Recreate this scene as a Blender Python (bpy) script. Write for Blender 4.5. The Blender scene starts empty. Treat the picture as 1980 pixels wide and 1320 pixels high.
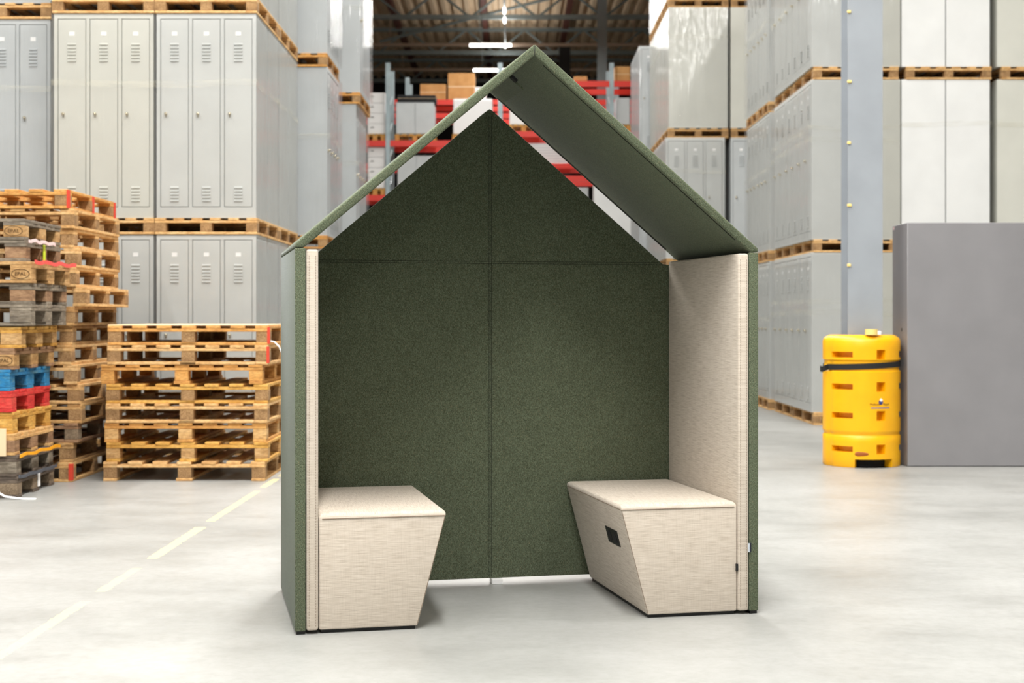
import bpy, bmesh, math, random
from mathutils import Vector, Matrix
random.seed(7)
C = bpy.context.scene.collection
SC = bpy.context.scene
PI = math.pi

# ------------------------------------------------------------------ camera, exposure, light
FPX, CX, HY, CAMH = 2800.0, 990.0, 612.0, 1.22
cam_d = bpy.data.cameras.new('camera')
cam = bpy.data.objects.new('camera', cam_d); C.objects.link(cam)
cam.location = (0, 0, CAMH); cam.rotation_euler = (PI/2, 0, 0)
cam_d.sensor_width = 36.0
cam_d.lens = 36.0*FPX/1980.0
cam_d.shift_y = -(660.0-HY)/1980.0
cam_d.clip_end = 300
cam_d.dof.use_dof = True
cam_d.dof.focus_distance = 5.75
cam_d.dof.aperture_fstop = 4.0
SC.camera = cam
SC.view_settings.view_transform = 'Standard'
SC.view_settings.look = 'None'
SC.view_settings.gamma = 1.0
SC.view_settings.use_curve_mapping = False
SC.view_settings.exposure = -0.66

W = bpy.data.worlds.new('world'); SC.world = W; W.use_nodes = True
bg = W.node_tree.nodes['Background']
bg.inputs['Color'].default_value = (1.0, 0.99, 0.97, 1)
bg.inputs['Strength'].default_value = .24

def area(name, loc, sx, sy, power, col=(1, .985, .95), rot=(0, 0, 0)):
    d = bpy.data.lights.new(name, 'AREA'); d.shape = 'RECTANGLE'; d.size = sx; d.size_y = sy
    d.energy = power; d.color = col
    o = bpy.data.objects.new(name, d); C.objects.link(o); o.location = loc; o.rotation_euler = rot
    return o
# rows of ceiling luminaires running the length of the hall, above the aisles
for (x, y, ln, p) in ((-.2, -7, 9, 420), (-.2, 1.6, 7, 2300), (-.2, 8, 5, 900), (-.2, 18, 15, 1900), (-.2, 36, 16, 1500),
                      (-5.5, -2, 9, 1000), (-5.5, 7, 8, 1350), (5.5, -2, 9, 750), (5.5, 8, 10, 850)):
    area('ceiling_luminaire_row', (x, y, 9.4), .35, ln, p)
# added up-facing lamps brighten the roof deck, standing in for the tubes' upward light
for (x, y, ln, p) in ((-.2, 40, 22, 420), (-.2, 10, 26, 250)):
    area('deck_fill_uplight', (x, y, 9.75), .35, ln, p, rot=(PI, 0, 0))

# ------------------------------------------------------------------ materials
MATS = {}
def lin(c):
    f = lambda v: v/12.92 if v <= .04045 else ((v+.055)/1.055)**2.4
    return tuple(f(v/255.0) for v in c)+(1,)
class NT:
    def __init__(s, name):
        s.m = bpy.data.materials.new(name); s.m.use_nodes = True
        s.t = s.m.node_tree; s.b = s.t.nodes['Principled BSDF']; s.out = s.t.nodes['Material Output']
    def n(s, typ, **kw):
        nd = s.t.nodes.new(typ)
        for k, v in kw.items():
            if k in nd.inputs: nd.inputs[k].default_value = v
            else: setattr(nd, k, v)
        return nd
    def l(s, a, b): s.t.links.new(a, b)
    def coord(s, scale=(1, 1, 1), kind='Object', rnd=False):
        tc = s.n('ShaderNodeTexCoord'); mp = s.n('ShaderNodeMapping')
        mp.inputs['Scale'].default_value = scale
        s.l(tc.outputs[kind], mp.inputs['Vector'])
        if rnd:
            oi = s.n('ShaderNodeObjectInfo'); cb = s.n('ShaderNodeCombineXYZ')
            mu = s.n('ShaderNodeMath', operation='MULTIPLY'); mu.inputs[1].default_value = 37.0
            s.l(oi.outputs['Random'], mu.inputs[0])
            s.l(mu.outputs[0], cb.inputs[0]); s.l(mu.outputs[0], cb.inputs[1]); s.l(cb.outputs[0], mp.inputs['Location'])
        return mp.outputs[0]
    def noise(s, vec, scale, detail=3, rough=.5):
        nd = s.n('ShaderNodeTexNoise'); nd.inputs['Scale'].default_value = scale
        nd.inputs['Detail'].default_value = detail; nd.inputs['Roughness'].default_value = rough
        s.l(vec, nd.inputs['Vector']); return nd.outputs['Fac']
    def ramp(s, fac, stops):
        r = s.n('ShaderNodeValToRGB'); el = r.color_ramp.elements
        while len(el) < len(stops): el.new(.5)
        for e, (p, c) in zip(el, stops): e.position = p; e.color = c if len(c) == 4 else lin(c)
        s.l(fac, r.inputs[0]); return r.outputs[0]
    def mix(s, a, b, fac=None, f=.5, mode='MIX'):
        m = s.n('ShaderNodeMix', data_type='RGBA', blend_type=mode)
        if fac is not None: s.l(fac, m.inputs[0])
        else: m.inputs[0].default_value = f
        for i, v in ((6, a), (7, b)):
            if isinstance(v, tuple): m.inputs[i].default_value = v if len(v) == 4 else lin(v)
            else: s.l(v, m.inputs[i])
        return m.outputs[2]
    def bump(s, h, strength=.3, dist=.002):
        b = s.n('ShaderNodeBump'); b.inputs['Strength'].default_value = strength; b.inputs['Distance'].default_value = dist
        s.l(h, b.inputs['Height']); s.l(b.outputs[0], s.b.inputs['Normal'])
def plain(name, col, rough=.5, metal=0, spec=.5, emit=None, es=1, var=0):
    t = NT(name); t.b.inputs['Base Color'].default_value = lin(col)
    t.b.inputs['Roughness'].default_value = rough; t.b.inputs['Metallic'].default_value = metal
    t.b.inputs['Specular IOR Level'].default_value = spec
    if var:
        v = t.coord(rnd=True); n = t.noise(v, 3, 3)
        c = t.ramp(n, [(.3, tuple(x*(1-var) for x in col)), (.7, tuple(min(255, x*(1+var*.5)) for x in col))])
        t.l(c, t.b.inputs['Base Color'])
    if emit:
        t.b.inputs['Emission Color'].default_value = lin(emit); t.b.inputs['Emission Strength'].default_value = es
    MATS[name] = t.m; return t.m

plain('locker_grey', (196, 199, 197), .42, var=.025)
plain('locker_cool', (190, 195, 197), .42, var=.03)
plain('locker_white', (224, 226, 226), .4, var=.02)
plain('locker_warm', (203, 204, 196), .45, var=.02)
plain('knob_metal', (200, 190, 165), .25, 1)
plain('card_white', (245, 245, 245), .6)
plain('column_blue', (148, 154, 161), .45, var=.04)
plain('column_grey', (112, 120, 122), .5)
plain('cabinet_grey', (132, 131, 134), .42, var=.03)
plain('truss_grey', (110, 120, 120), .5)
plain('purlin_brown', (92, 50, 38), .6)
plain('conduit_beige', (150, 130, 112), .6)
plain('galvanised', (150, 165, 170), .4, .3, var=.1)
plain('rack_red', (215, 45, 30), .45)
plain('white_paint', (232, 232, 232), .45)
plain('black_plastic', (16, 16, 17), .45)
plain('black_soft', (22, 22, 24), .8)
plain('navy_tag', (24, 28, 44), .7)
plain('tag_white', (215, 225, 235), .6)
plain('strap_white', (236, 236, 238), .35)
plain('strap_orange', (240, 165, 30), .5)
plain('strap_grey', (80, 86, 95), .5)
plain('strap_redwhite', (225, 80, 75), .5)
plain('strap_pink', (232, 205, 205), .5)
plain('tape_lime', (200, 220, 40), .5)
plain('paint_red', (205, 62, 40), .7)
plain('dark_wall', (28, 27, 29), .8)
plain('tube_light', (255, 255, 255), .5, emit=(255, 252, 245), es=9)
plain('blue_plastic', (40, 90, 160), .5)
plain('emblem_blue', (35, 50, 120), .5)
plain('print_brown', (70, 45, 10), .6)
plain('print_grey', (120, 115, 140), .6)
plain('roll_cream', (240, 212, 130), .6)
plain('seam_dark', (22, 26, 18), .9)
plain('seam_beige', (128, 112, 96), .9)
plain('card_tan', (222, 196, 160), .8, var=.05)

def wood(name, a, b, c, k=1.0):
    t = NT(name); v = t.coord((2.0, 2.0, 9.0), rnd=True)
    n1 = t.noise(v, 3.0, 4, .6); v2 = t.coord((30, 30, 90), rnd=True); n2 = t.noise(v2, 1.2, 3)
    c1 = t.ramp(n1, [(.25, a), (.5, b), (.75, c)])
    c2 = t.ramp(n2, [(.35, (190, 180, 165)), (.6, (255, 255, 255))])
    t.l(t.mix(c1, c2, f=.6, mode='MULTIPLY'), t.b.inputs['Base Color'])
    t.b.inputs['Roughness'].default_value = .75; t.bump(n2, .3, .002)
    MATS[name] = t.m
wood('wood_light', (180, 132, 74), (217, 174, 116), (233, 200, 148))
wood('wood_mid', (170, 124, 74), (208, 166, 108), (228, 192, 138))
wood('wood_yellow', (176, 122, 44), (208, 158, 74), (226, 184, 106))
wood('wood_orange', (178, 118, 54), (208, 152, 80), (226, 178, 108))
wood('wood_brown', (106, 78, 56), (148, 114, 84), (176, 142, 108))
wood('wood_greyed', (84, 76, 66), (124, 114, 100), (158, 148, 132))
wood('wood_dark', (60, 52, 46), (92, 80, 70), (128, 114, 100))
wood('wood_tan', (150, 110, 66), (186, 146, 94), (214, 180, 130))
wood('wood_red', (176, 30, 30), (205, 45, 42), (216, 90, 76))
wood('wood_blue', (20, 100, 155), (30, 122, 175), (100, 140, 140))
def chip(name, a, b, c):
    t = NT(name); v = t.coord(rnd=True); n = t.noise(v, 130, 4, .7); n2 = t.noise(v, 14, 2)
    c1 = t.ramp(n, [(.3, a), (.5, b), (.7, c)])
    c2 = t.ramp(n2, [(.3, (205, 200, 195)), (.7, (255, 255, 255))])
    t.l(t.mix(c1, c2, f=1, mode='MULTIPLY'), t.b.inputs['Base Color']); t.b.inputs['Roughness'].default_value = .9
    t.bump(n, .5, .003); MATS[name] = t.m
chip('chip_block', (120, 86, 52), (164, 128, 86), (200, 166, 120))
chip('chip_grey', (96, 82, 64), (136, 118, 96), (170, 152, 128))

# melange upholstery of the hut: green yarn with teal, tan and dark flecks
def melange(name, base, dark, fleck, fleck2):
    t = NT(name); v = t.coord((1, 1, .45)); n = t.noise(v, 420, 2, .7)
    v2 = t.coord((1, 1, .6)); n2 = t.noise(v2, 230, 2, .8); v3 = t.coord(); n3 = t.noise(v3, 9, 3, .6)
    c = t.ramp(n, [(.30, dark), (.5, base), (.70, fleck)])
    f = t.ramp(n2, [(.58, (0, 0, 0)), (.70, (255, 255, 255))])
    c = t.mix(c, fleck2, fac=f)
    c = t.mix(c, t.ramp(n3, [(.3, (244, 244, 244)), (.7, (255, 255, 255))]), f=1, mode='MULTIPLY')
    t.l(c, t.b.inputs['Base Color']); t.b.inputs['Roughness'].default_value = .95
    t.b.inputs['Specular IOR Level'].default_value = .15
    t.b.inputs['Sheen Weight'].default_value = .2; t.b.inputs['Sheen Roughness'].default_value = .35; t.b.inputs['Sheen Tint'].default_value = (.82, .86, .95, 1)
    t.bump(n, .5, .0015); MATS[name] = t.m
melange('fabric_green', (90, 98, 78), (54, 61, 46), (124, 136, 114), (136, 130, 104))
# linen weave of the pale upholstery: fine irregular horizontal and vertical threads
def linen(name, base, dark, light):
    t = NT(name); nh = t.noise(t.coord((14, 14, 420)), 1.0, 3, .6)
    nv = t.noise(t.coord((420, 420, 14)), 1.0, 3, .6); nt = t.noise(t.coord((420, 16, 30)), 1.0, 3, .6)
    ge = t.n('ShaderNodeTexCoord'); sp = t.n('ShaderNodeSeparateXYZ'); t.l(ge.outputs['Normal'], sp.inputs[0])
    ab = t.n('ShaderNodeMath', operation='ABSOLUTE'); t.l(sp.outputs[2], ab.inputs[0])
    gt = t.n('ShaderNodeMath', operation='GREATER_THAN'); t.l(ab.outputs[0], gt.inputs[0]); gt.inputs[1].default_value = .6
    mixf = t.n('ShaderNodeMix'); t.l(gt.outputs[0], mixf.inputs[0]); t.l(nh, mixf.inputs[2]); t.l(nt, mixf.inputs[3]); nh = mixf.outputs[0]
    st = [(.30, dark), (.5, base), (.72, light)]
    c = t.mix(t.ramp(nh, st), t.ramp(nv, st), f=.2); t.l(c, t.b.inputs['Base Color'])
    t.b.inputs['Roughness'].default_value = .9; t.b.inputs['Specular IOR Level'].default_value = .2
    t.b.inputs['Sheen Weight'].default_value = .12
    ad = t.n('ShaderNodeMath', operation='ADD'); t.l(nh, ad.inputs[0]); t.l(nv, ad.inputs[1])
    t.bump(ad.outputs[0], .3, .001); MATS[name] = t.m
linen('fabric_beige', (203, 192, 178), (171, 158, 143), (219, 210, 198))

# yellow moulded plastic
t = NT('plastic_yellow'); v = t.coord(); n = t.noise(v, 5, 3)
t.l(t.ramp(n, [(.3, (238, 170, 2)), (.7, (246, 182, 4))]), t.b.inputs['Base Color'])
t.b.inputs['Roughness'].default_value = .38; MATS['plastic_yellow'] = t.m
plain('recess_shade', (150, 78, 20), .6)  # brown-orange standing in for the shade inside a yellow recess

# stretch film: mostly clear, wrinkled, glossy
t = NT('stretch_film'); v = t.coord((9, 9, .8)); n = t.noise(v, 1.0, 3, .6); v2 = t.coord((1, 1, 1)); n2 = t.noise(v2, 3, 2)
gl = t.n('ShaderNodeBsdfGlossy'); gl.inputs['Roughness'].default_value = .1
bp = t.n('ShaderNodeBump'); bp.inputs['Strength'].default_value = .55; bp.inputs['Distance'].default_value = .02
t.l(n, bp.inputs['Height']); t.l(bp.outputs[0], gl.inputs['Normal'])
tr = t.n('ShaderNodeBsdfTransparent'); tr.inputs['Color'].default_value = (.97, .97, .97, 1)
lw = t.n('ShaderNodeLayerWeight'); lw.inputs['Blend'].default_value = .45
mr = t.n('ShaderNodeMapRange'); mr.inputs['To Min'].default_value = .04; mr.inputs['To Max'].default_value = .36
t.l(lw.outputs['Fresnel'], mr.inputs['Value'])
mx = t.n('ShaderNodeMixShader'); t.l(mr.outputs[0], mx.inputs[0]); t.l(tr.outputs[0], mx.inputs[1]); t.l(gl.outputs[0], mx.inputs[2])
dd = t.n('ShaderNodeBsdfDiffuse'); dd.inputs['Color'].default_value = (.86, .87, .88, 1)
mz = t.n('ShaderNodeMixShader'); mz.inputs[0].default_value = .05; t.l(mx.outputs[0], mz.inputs[1]); t.l(dd.outputs[0], mz.inputs[2])
t.l(mz.outputs[0], t.out.inputs['Surface']); MATS['stretch_film'] = t.m
t = NT('tape_band'); df = t.n('ShaderNodeBsdfDiffuse'); df.inputs['Color'].default_value = lin((226, 222, 200))
gl = t.n('ShaderNodeBsdfGlossy'); gl.inputs['Roughness'].default_value = .2
tr = t.n('ShaderNodeBsdfTransparent'); a = t.n('ShaderNodeMixShader'); a.inputs[0].default_value = .2
t.l(df.outputs[0], a.inputs[1]); t.l(gl.outputs[0], a.inputs[2])
v = t.coord((3, 3, 25)); n = t.noise(v, 1, 3)
r = t.ramp(n, [(.35, (15, 15, 15)), (.65, (120, 120, 120))])
m2 = t.n('ShaderNodeMixShader'); t.l(r, m2.inputs[0]); t.l(tr.outputs[0], m2.inputs[1]); t.l(a.outputs[0], m2.inputs[2])
t.l(m2.outputs[0], t.out.inputs['Surface']); MATS['tape_band'] = t.m

# floor: pale polished concrete, scuffs, worn yellow line
t = NT('concrete_floor'); v = t.coord(); tc = t.n('ShaderNodeTexCoord')
n1 = t.noise(v, .55, 5, .6); vs = t.coord((1.1, 2.0, 1)); vs.node.inputs['Rotation'].default_value = (0, 0, .6); n2 = t.noise(vs, 1.5, 9, .72); n3 = t.noise(v, 22, 4, .7)
c = t.ramp(n1, [(.3, (138, 139, 137)), (.5, (156, 157, 155)), (.7, (166, 167, 166))])
c = t.mix(c, t.ramp(n2, [(.3, (228, 228, 226)), (.55, (255, 255, 255))]), f=.7, mode='MULTIPLY')
c = t.mix(c, t.ramp(n3, [(.3, (238, 238, 236)), (.6, (255, 255, 255))]), f=.8, mode='MULTIPLY')
sp = t.n('ShaderNodeSeparateXYZ'); t.l(tc.outputs['Object'], sp.inputs[0])
def M(op, a, b=None, clamp=False):
    m = t.n('ShaderNodeMath', operation=op); m.use_clamp = clamp
    for i, q in enumerate((a, b)):
        if q is None: continue
        if isinstance(q, (int, float)): m.inputs[i].default_value = q
        else: t.l(q, m.inputs[i])
    return m.outputs[0]
vy = M('MULTIPLY', sp.outputs[1], .012); ln = M('ABSOLUTE', M('SUBTRACT', M('ADD', sp.outputs[0], 1.905), vy))
edge = M('LESS_THAN', M('ADD', ln, M('ADD', M('MULTIPLY', M('SUBTRACT', n3, .5), .05), M('MULTIPLY', M('SUBTRACT', n1, .5), .06))), .025)
dash = M('GREATER_THAN', t.noise(t.coord((0, 1.0, 0)), 2.3, 3), .43)
wear = M('GREATER_THAN', n3, .36)
msk = M('MULTIPLY', M('MULTIPLY', edge, dash), M('MULTIPLY', wear, .7))
c = t.mix(c, (240, 226, 160), fac=msk)
t.l(c, t.b.inputs['Base Color'])
rr = t.n('ShaderNodeMapRange'); rr.inputs['To Min'].default_value = .30; rr.inputs['To Max'].default_value = .5; t.l(n2, rr.inputs['Value'])
t.l(rr.outputs[0], t.b.inputs['Roughness']); t.bump(n3, .08, .003); MATS['concrete_floor'] = t.m

# corrugated roof deck
t = NT('roof_deck'); v = t.coord(); n = t.noise(v, .6, 3)
t.l(t.ramp(n, [(.3, (196, 170, 138)), (.7, (222, 198, 166))]), t.b.inputs['Base Color']); t.b.inputs['Roughness'].default_value = .6
MATS['roof_deck'] = t.m

# ------------------------------------------------------------------ mesh helpers
class MB:
    def __init__(s): s.bm = bmesh.new()
    def box(s, x0, x1, y0, y1, z0, z1, bev=0, rot=None, seg=1):
        b = bmesh.new()
        r = bmesh.ops.create_cube(b, size=1)
        for v in b.verts:
            v.co = Vector((x0+(v.co.x+.5)*(x1-x0), y0+(v.co.y+.5)*(y1-y0), z0+(v.co.z+.5)*(z1-z0)))
        if bev: bmesh.ops.bevel(b, geom=b.edges[:], offset=bev, segments=seg, affect='EDGES', profile=.5)
        if rot: 
            for v in b.verts: v.co = rot @ v.co
        s.add(b); return s
    def add(s, b):
        me = bpy.data.meshes.new('tmp'); b.to_mesh(me); b.free(); s.bm.from_mesh(me); bpy.data.meshes.remove(me)
    def cyl(s, p0, p1, r0, r1=None, n=12, cap=True):
        p0, p1 = Vector(p0), Vector(p1); r1 = r0 if r1 is None else r1
        d = (p1-p0); b = bmesh.new()
        bmesh.ops.create_cone(b, cap_ends=cap, segments=n, radius1=r0, radius2=r1, depth=d.length)
        m = Matrix.Translation((p0+p1)/2) @ d.to_track_quat('Z', 'Y').to_matrix().to_4x4()
        bmesh.ops.transform(b, matrix=m, verts=b.verts); s.add(b); return s
    def sphere(s, c, r, sc=(1, 1, 1), u=12, v=8):
        b = bmesh.new(); bmesh.ops.create_uvsphere(b, u_segments=u, v_segments=v, radius=r)
        for w in b.verts: w.co = Vector((w.co.x*sc[0]+c[0], w.co.y*sc[1]+c[1], w.co.z*sc[2]+c[2]))
        s.add(b); return s
    def prism(s, poly, y0, y1, axis='y', bev=0, seg=2):
        b = bmesh.new()
        def mk(a, c, y): return (a, y, c) if axis == 'y' else ((y, a, c) if axis == 'x' else (a, c, y))
        A = [b.verts.new(mk(p[0], p[1], y0)) for p in poly]; B = [b.verts.new(mk(p[0], p[1], y1)) for p in poly]
        b.faces.new(A); b.faces.new(B[::-1])
        for i in range(len(poly)): b.faces.new((A[i], B[i], B[(i+1) % len(poly)], A[(i+1) % len(poly)]))
        bmesh.ops.recalc_face_normals(b, faces=b.faces[:])
        if bev: bmesh.ops.bevel(b, geom=b.edges[:], offset=bev, segments=seg, affect='EDGES', profile=.5)
        s.add(b); return s
    def strip(s, pts, w, th, up=(0, 0, 1)):
        """flat strap along pts, width w along up, thickness th"""
        b = bmesh.new(); up = Vector(up).normalized(); rings = []
        pts = [Vector(p) for p in pts]
        for i, p in enumerate(pts):
            d = (pts[min(i+1, len(pts)-1)]-pts[max(i-1, 0)]).normalized(); nn = d.cross(up).normalized()
            rings.append([b.verts.new(p+up*a*w/2+nn*c*th/2) for a, c in ((1, 1), (1, -1), (-1, -1), (-1, 1))])
        for a, c in zip(rings, rings[1:]):
            for k in range(4): b.faces.new((a[k], a[(k+1) % 4], c[(k+1) % 4], c[k]))
        b.faces.new(rings[0]); b.faces.new(rings[-1][::-1]); bmesh.ops.recalc_face_normals(b, faces=b.faces[:])
        s.add(b); return s
    def tube(s, pts, r, n=8):
        for a, c in zip(pts, pts[1:]): s.cyl(a, c, r, n=n)
        for p in pts[1:-1]: s.sphere(p, r, u=n, v=6)
        return s
    def mesh(s, name, mat, smooth=False):
        me = bpy.data.meshes.new(name); s.bm.to_mesh(me); s.bm.free()
        me.materials.append(MATS[mat])
        if smooth:
            for p in me.polygons: p.use_smooth = True
            try: me.set_sharp_from_angle(angle=math.radians(38))
            except Exception: pass
        return me
    def build(s, name, mat, parent=None, smooth=False, label=None):
        return link(name, s.mesh(name, mat, smooth), parent, label)
def link(name, me, parent=None, label=None):
    o = bpy.data.objects.new(name, me); C.objects.link(o)
    if parent is not None: o.parent = parent
    if label: o['label'] = label
    return o
def tag(o, label, cat, group=None, kind=None):
    if label: o['label'] = label
    if cat: o['category'] = cat
    if group: o['group'] = group
    if kind: o['kind'] = kind
    return o
def thing(name, label, cat, loc=(0, 0, 0), rz=0, group=None):
    o = bpy.data.objects.new(name, None); C.objects.link(o); o.location = loc; o.rotation_euler = (0, 0, rz)
    o.empty_display_size = .1
    return tag(o, label, cat, group)
def struct(o): o['kind'] = 'structure'; return o

# ------------------------------------------------------------------ the hall
struct(MB().box(-15.99, 15.99, -14, 62, -.2, 0).build('floor', 'concrete_floor'))
struct(MB().box(-16.2, -16, -14, 62, 0, 12).build('wall_left', 'locker_warm'))
struct(MB().box(16, 16.2, -14, 62, 0, 12).build('wall_right', 'locker_warm'))
struct(MB().box(-16.2, 16.2, 62, 62.2, 0, 12).build('wall_back', 'dark_wall'))
ZD = 11.42
b = bmesh.new(); prof = []
x = -16.0
while x < 16.0:
    prof += [(x, ZD), (x+.13, ZD), (x+.19, ZD+.11), (x+.32, ZD+.11)]; x += .38
A = [b.verts.new((p[0], -14, p[1])) for p in prof]; B_ = [b.verts.new((p[0], 62, p[1])) for p in prof]
for i in range(len(prof)-1): b.faces.new((A[i], A[i+1], B_[i+1], B_[i]))
m = MB(); m.add(b); m.box(-16, 16, -14, 62, ZD+.2, ZD+.3); struct(m.build('ceiling', 'roof_deck'))

# ------------------------------------------------------------------ the hut
TH, HW, HD, HZ, APX, GAX, GT = .216, 1.888, .939, 1.483, 2.302, 2.170, .086
hut = thing('meeting_hut', 'open house-shaped meeting booth in green fabric with pitched roof and pale side padding', 'booth', (-.831, 5.547, 0), TH)
def hb(x0, x1, y0, y1, z0, z1, bev): return MB().box(x0, x1, y0, y1, z0, z1, bev, seg=3)
TG, TB = .040, .046
for k, (u0, u1) in enumerate(((0, TG), (HW-TG, HW))):
    p = hb(u0, u1, 0, HD, .013, HZ, .004).build('side_wall', 'fabric_green', hut, True)
    f = MB().box(u0+.006, u1-.004, .008, .07, 0, .014).box(u0+.006, u1-.004, HD-.07, HD-.008, 0, .014).build('foot', 'black_plastic', hut)
    q = hb(TG+.003 if k == 0 else HW-TG-.003-TB, TG+.003+TB if k == 0 else HW-TG-.003, -.002, HD-.045, .014, HZ-.004, .010).build('inner_pad', 'fabric_beige', hut, True, 'pale linen-look inner padding')
    # stitched seams down the front edge of the pad
    sm = MB(); c0 = TG+.003 if k == 0 else HW-TG-.003-TB
    for du in ((.010, .036) if k == 0 else (.010, .036)):
        z = .03
        while z < HZ-.03:
            sm.box(c0+du-.0007, c0+du+.0007, -.0032, -.001, z, z+.007); z += .0105
    sm.build('seam', 'seam_beige', q)
# roof: two padded slabs meeting at the ridge
mid = HW/2; tv = .046
sl = (APX-(HZ+.018))/mid
innz = APX-tv
xi = mid-(innz-HZ)/sl     # inner u at eaves
rl = [(0, HZ+.002), (0, HZ+.018), (mid-.0006, APX), (mid-.0006, innz), (xi, HZ+.002)]
MB().prism(rl, 0, HD, bev=.007, seg=3).build('roof_panel', 'fabric_green', hut, True)
rr_ = [(HW-a, z) for a, z in rl][::-1]
rp = MB().prism(rr_, 0, HD, bev=.007, seg=3).build('roof_panel', 'fabric_green', hut, True)
ang = math.atan(sl)
# flap near the ridge, stitched welts on the underside
def under(s, v, d=0):      # point on right underside: s metres down from ridge
    return Vector((mid+s*math.cos(ang)-d*math.sin(ang), v, innz-s*math.sin(ang)-d*math.cos(ang)))
def ubox(m, s0, s1, v0, v1, d0, d1):
    b = bmesh.new(); P = [under(s, v, d) for d in (d0, d1) for s, v in ((s0, v0), (s1, v0), (s1, v1), (s0, v1))]
    V = [b.verts.new(p) for p in P]
    for f in ((0, 1, 2, 3), (7, 6, 5, 4), (0, 4, 5, 1), (1, 5, 6, 2), (2, 6, 7, 3), (3, 7, 4, 0)): b.faces.new([V[i] for i in f])
    bmesh.ops.recalc_face_normals(b, faces=b.faces[:]); m.add(b)
m = MB(); ubox(m, .005, .085, .48, HD-.06, -.002, .007); fl = m.build('light_flap', 'fabric_green', hut)
m = MB(); ubox(m, .010, .040, .440, .475, -.001, .010); m.build('pull_tab', 'black_soft', fl)
m = MB(); L = (mid-.05)/math.cos(ang)
for v0, v1 in ((HD-.035, HD-.031), (HD-.022, HD-.019), (.020, .0235)):
    m = MB(); ubox(m, .05, L-.06, v0, v1, -.002, .0012); m.build('seam', 'seam_dark', rp)
# back gable panel
gz = HZ-.02
gp = [(TG+.004, .030), (TG+.004, gz-.02), (TG+.055, gz+.0), (mid, GAX), (HW-TG-.055, gz+.0), (HW-TG-.004, gz-.02), (HW-TG-.004, .030)]
gp = [(TG+.003, .024), (TG+.003, gz-.004), (TG+.075, gz+.004), (mid-.018, GAX-.012), (mid, GAX), (mid+.018, GAX-.012), (HW-TG-.075, gz+.004), (HW-TG-.003, gz-.004), (HW-TG-.003, .024)]
bk = MB().prism(gp, HD-.043, HD-.004, bev=.004, seg=2).build('back_panel', 'fabric_green', hut, True)
m = MB(); yb = HD-.0436
for du in (-.007, .0, .007):
    MB().box(mid+du-.0009, mid+du+.0009, yb-.0006, yb+.002, .034, GAX-.03).build('seam', 'seam_dark', bk)
zz = HZ-.02
for dz in (0, .010): MB().box(TG+.06, HW-TG-.06, yb-.0006, yb+.002, zz+dz-.001, zz+dz+.0008).build('seam', 'seam_dark', bk)
MB().box(mid+.005, mid+.055, HD-.07, HD-.01, 0, .024, .002).build('foot', 'white_paint', hut, label='white foot under the back panel')
# woven label on the outer green edge
m = MB().box(HW-TG-.001, HW-TG+.006, -.006, .001, .254, .292); tg = m.build('side_label', 'navy_tag', hut, label='folded navy and white label')
MB().box(HW-TG-.0045, HW-TG+.001, -.0055, .001, .255, .291).build('label_fold', 'tag_white', tg)

# benches
def bench(name_label, mirror):
    o = thing('bench_seat', name_label, 'bench', hut.location, TH)
    def U(a): return HW-a if mirror else a
    w0, w1, w2 = TG+TB+.006, .4748, .5915
    ht, hbm, bd = .462, .014, .93-.045-.008
    b = bmesh.new()
    prof = [(w0, hbm), (w1, hbm), (w2, ht), (w0, ht)]
    P0 = [b.verts.new((U(a), .006, z)) for a, z in prof]; P1 = [b.verts.new((U(a), bd, z)) for a, z in prof]
    b.faces.new(P0); b.faces.new(P1[::-1])
    for i in range(4): b.faces.new((P0[i], P1[i], P1[(i+1) % 4], P0[(i+1) % 4]))
    bmesh.ops.recalc_face_normals(b, faces=b.faces[:])
    top = [e for e in b.edges if all(v.co.z > .4 for v in e.verts)]
    bmesh.ops.bevel(b, geom=top, offset=.020, segments=5, affect='EDGES', profile=.5)
    rest = [e for e in b.edges if e.calc_face_angle(0) > .6]
    bmesh.ops.bevel(b, geom=rest, offset=.006, segments=3, affect='EDGES', profile=.5)
    m = MB(); m.add(b); up = m.build('upholstery', 'fabric_beige', o, True)
    m = MB(); lo, hi = sorted((U(w0+.008), U(w1-.008))); m.box(lo, hi, .02, bd-.01, 0, .0165).build('plinth', 'black_plastic', o)
    # piped seams: below the top cushion edge, and down the two front corners
    m = MB(); zt = ht-.021
    def ux(z): return w1+(w2-w1)*(z-hbm)/(ht-hbm)
    m.tube([(U(w0+.012), .0045, zt), (U(ux(zt)-.006), .0045, zt), (U(ux(zt)+.0005), .011, zt), (U(ux(zt)+.0005), bd-.02, zt)], .0014, 6)
    m.tube([(U(ux(zt)-.002), .0065, zt), (U(w1-.002), .0065, .02)], .0013, 6)
    m.build('piping', 'seam_beige', up)
    return o, U, ux
bench('pale linen-look bench with plain sides, below the slim view of the padded wall', False)
o, U, ux = bench('pale linen-look bench with a black power socket in its slanted side', True)
# sockets set in the slanted inner face
SV, SZ = .235, .300
nrm = Vector((-(.462-.014), 0, -(.5915-.4748))).normalized()   # outward normal of the mirrored inner face
tz = Vector((-(.5915-.4748), 0, .462-.014)).normalized()
def face_pt(v, s, d): 
    z = SZ; c = Vector((U(ux(z)), 0, z)); return c+Vector((0, v, 0))+tz*s+nrm*d
def fbox(m, v0, v1, s0, s1, d0, d1):
    b = bmesh.new(); V = [b.verts.new(face_pt(v, s, d)) for d in (d0, d1) for v, s in ((v0, s0), (v1, s0), (v1, s1), (v0, s1))]
    for f in ((0, 1, 2, 3), (7, 6, 5, 4), (0, 4, 5, 1), (1, 5, 6, 2), (2, 6, 7, 3), (3, 7, 4, 0)): b.faces.new([V[i] for i in f])
    bmesh.ops.recalc_face_normals(b, faces=b.faces[:]); m.add(b)
m = MB(); fbox(m, SV-.075, SV+.095, -.034, .034, -.004, .003); so = m.build('power_socket', 'black_plastic', o, label='black double power socket')
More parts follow.
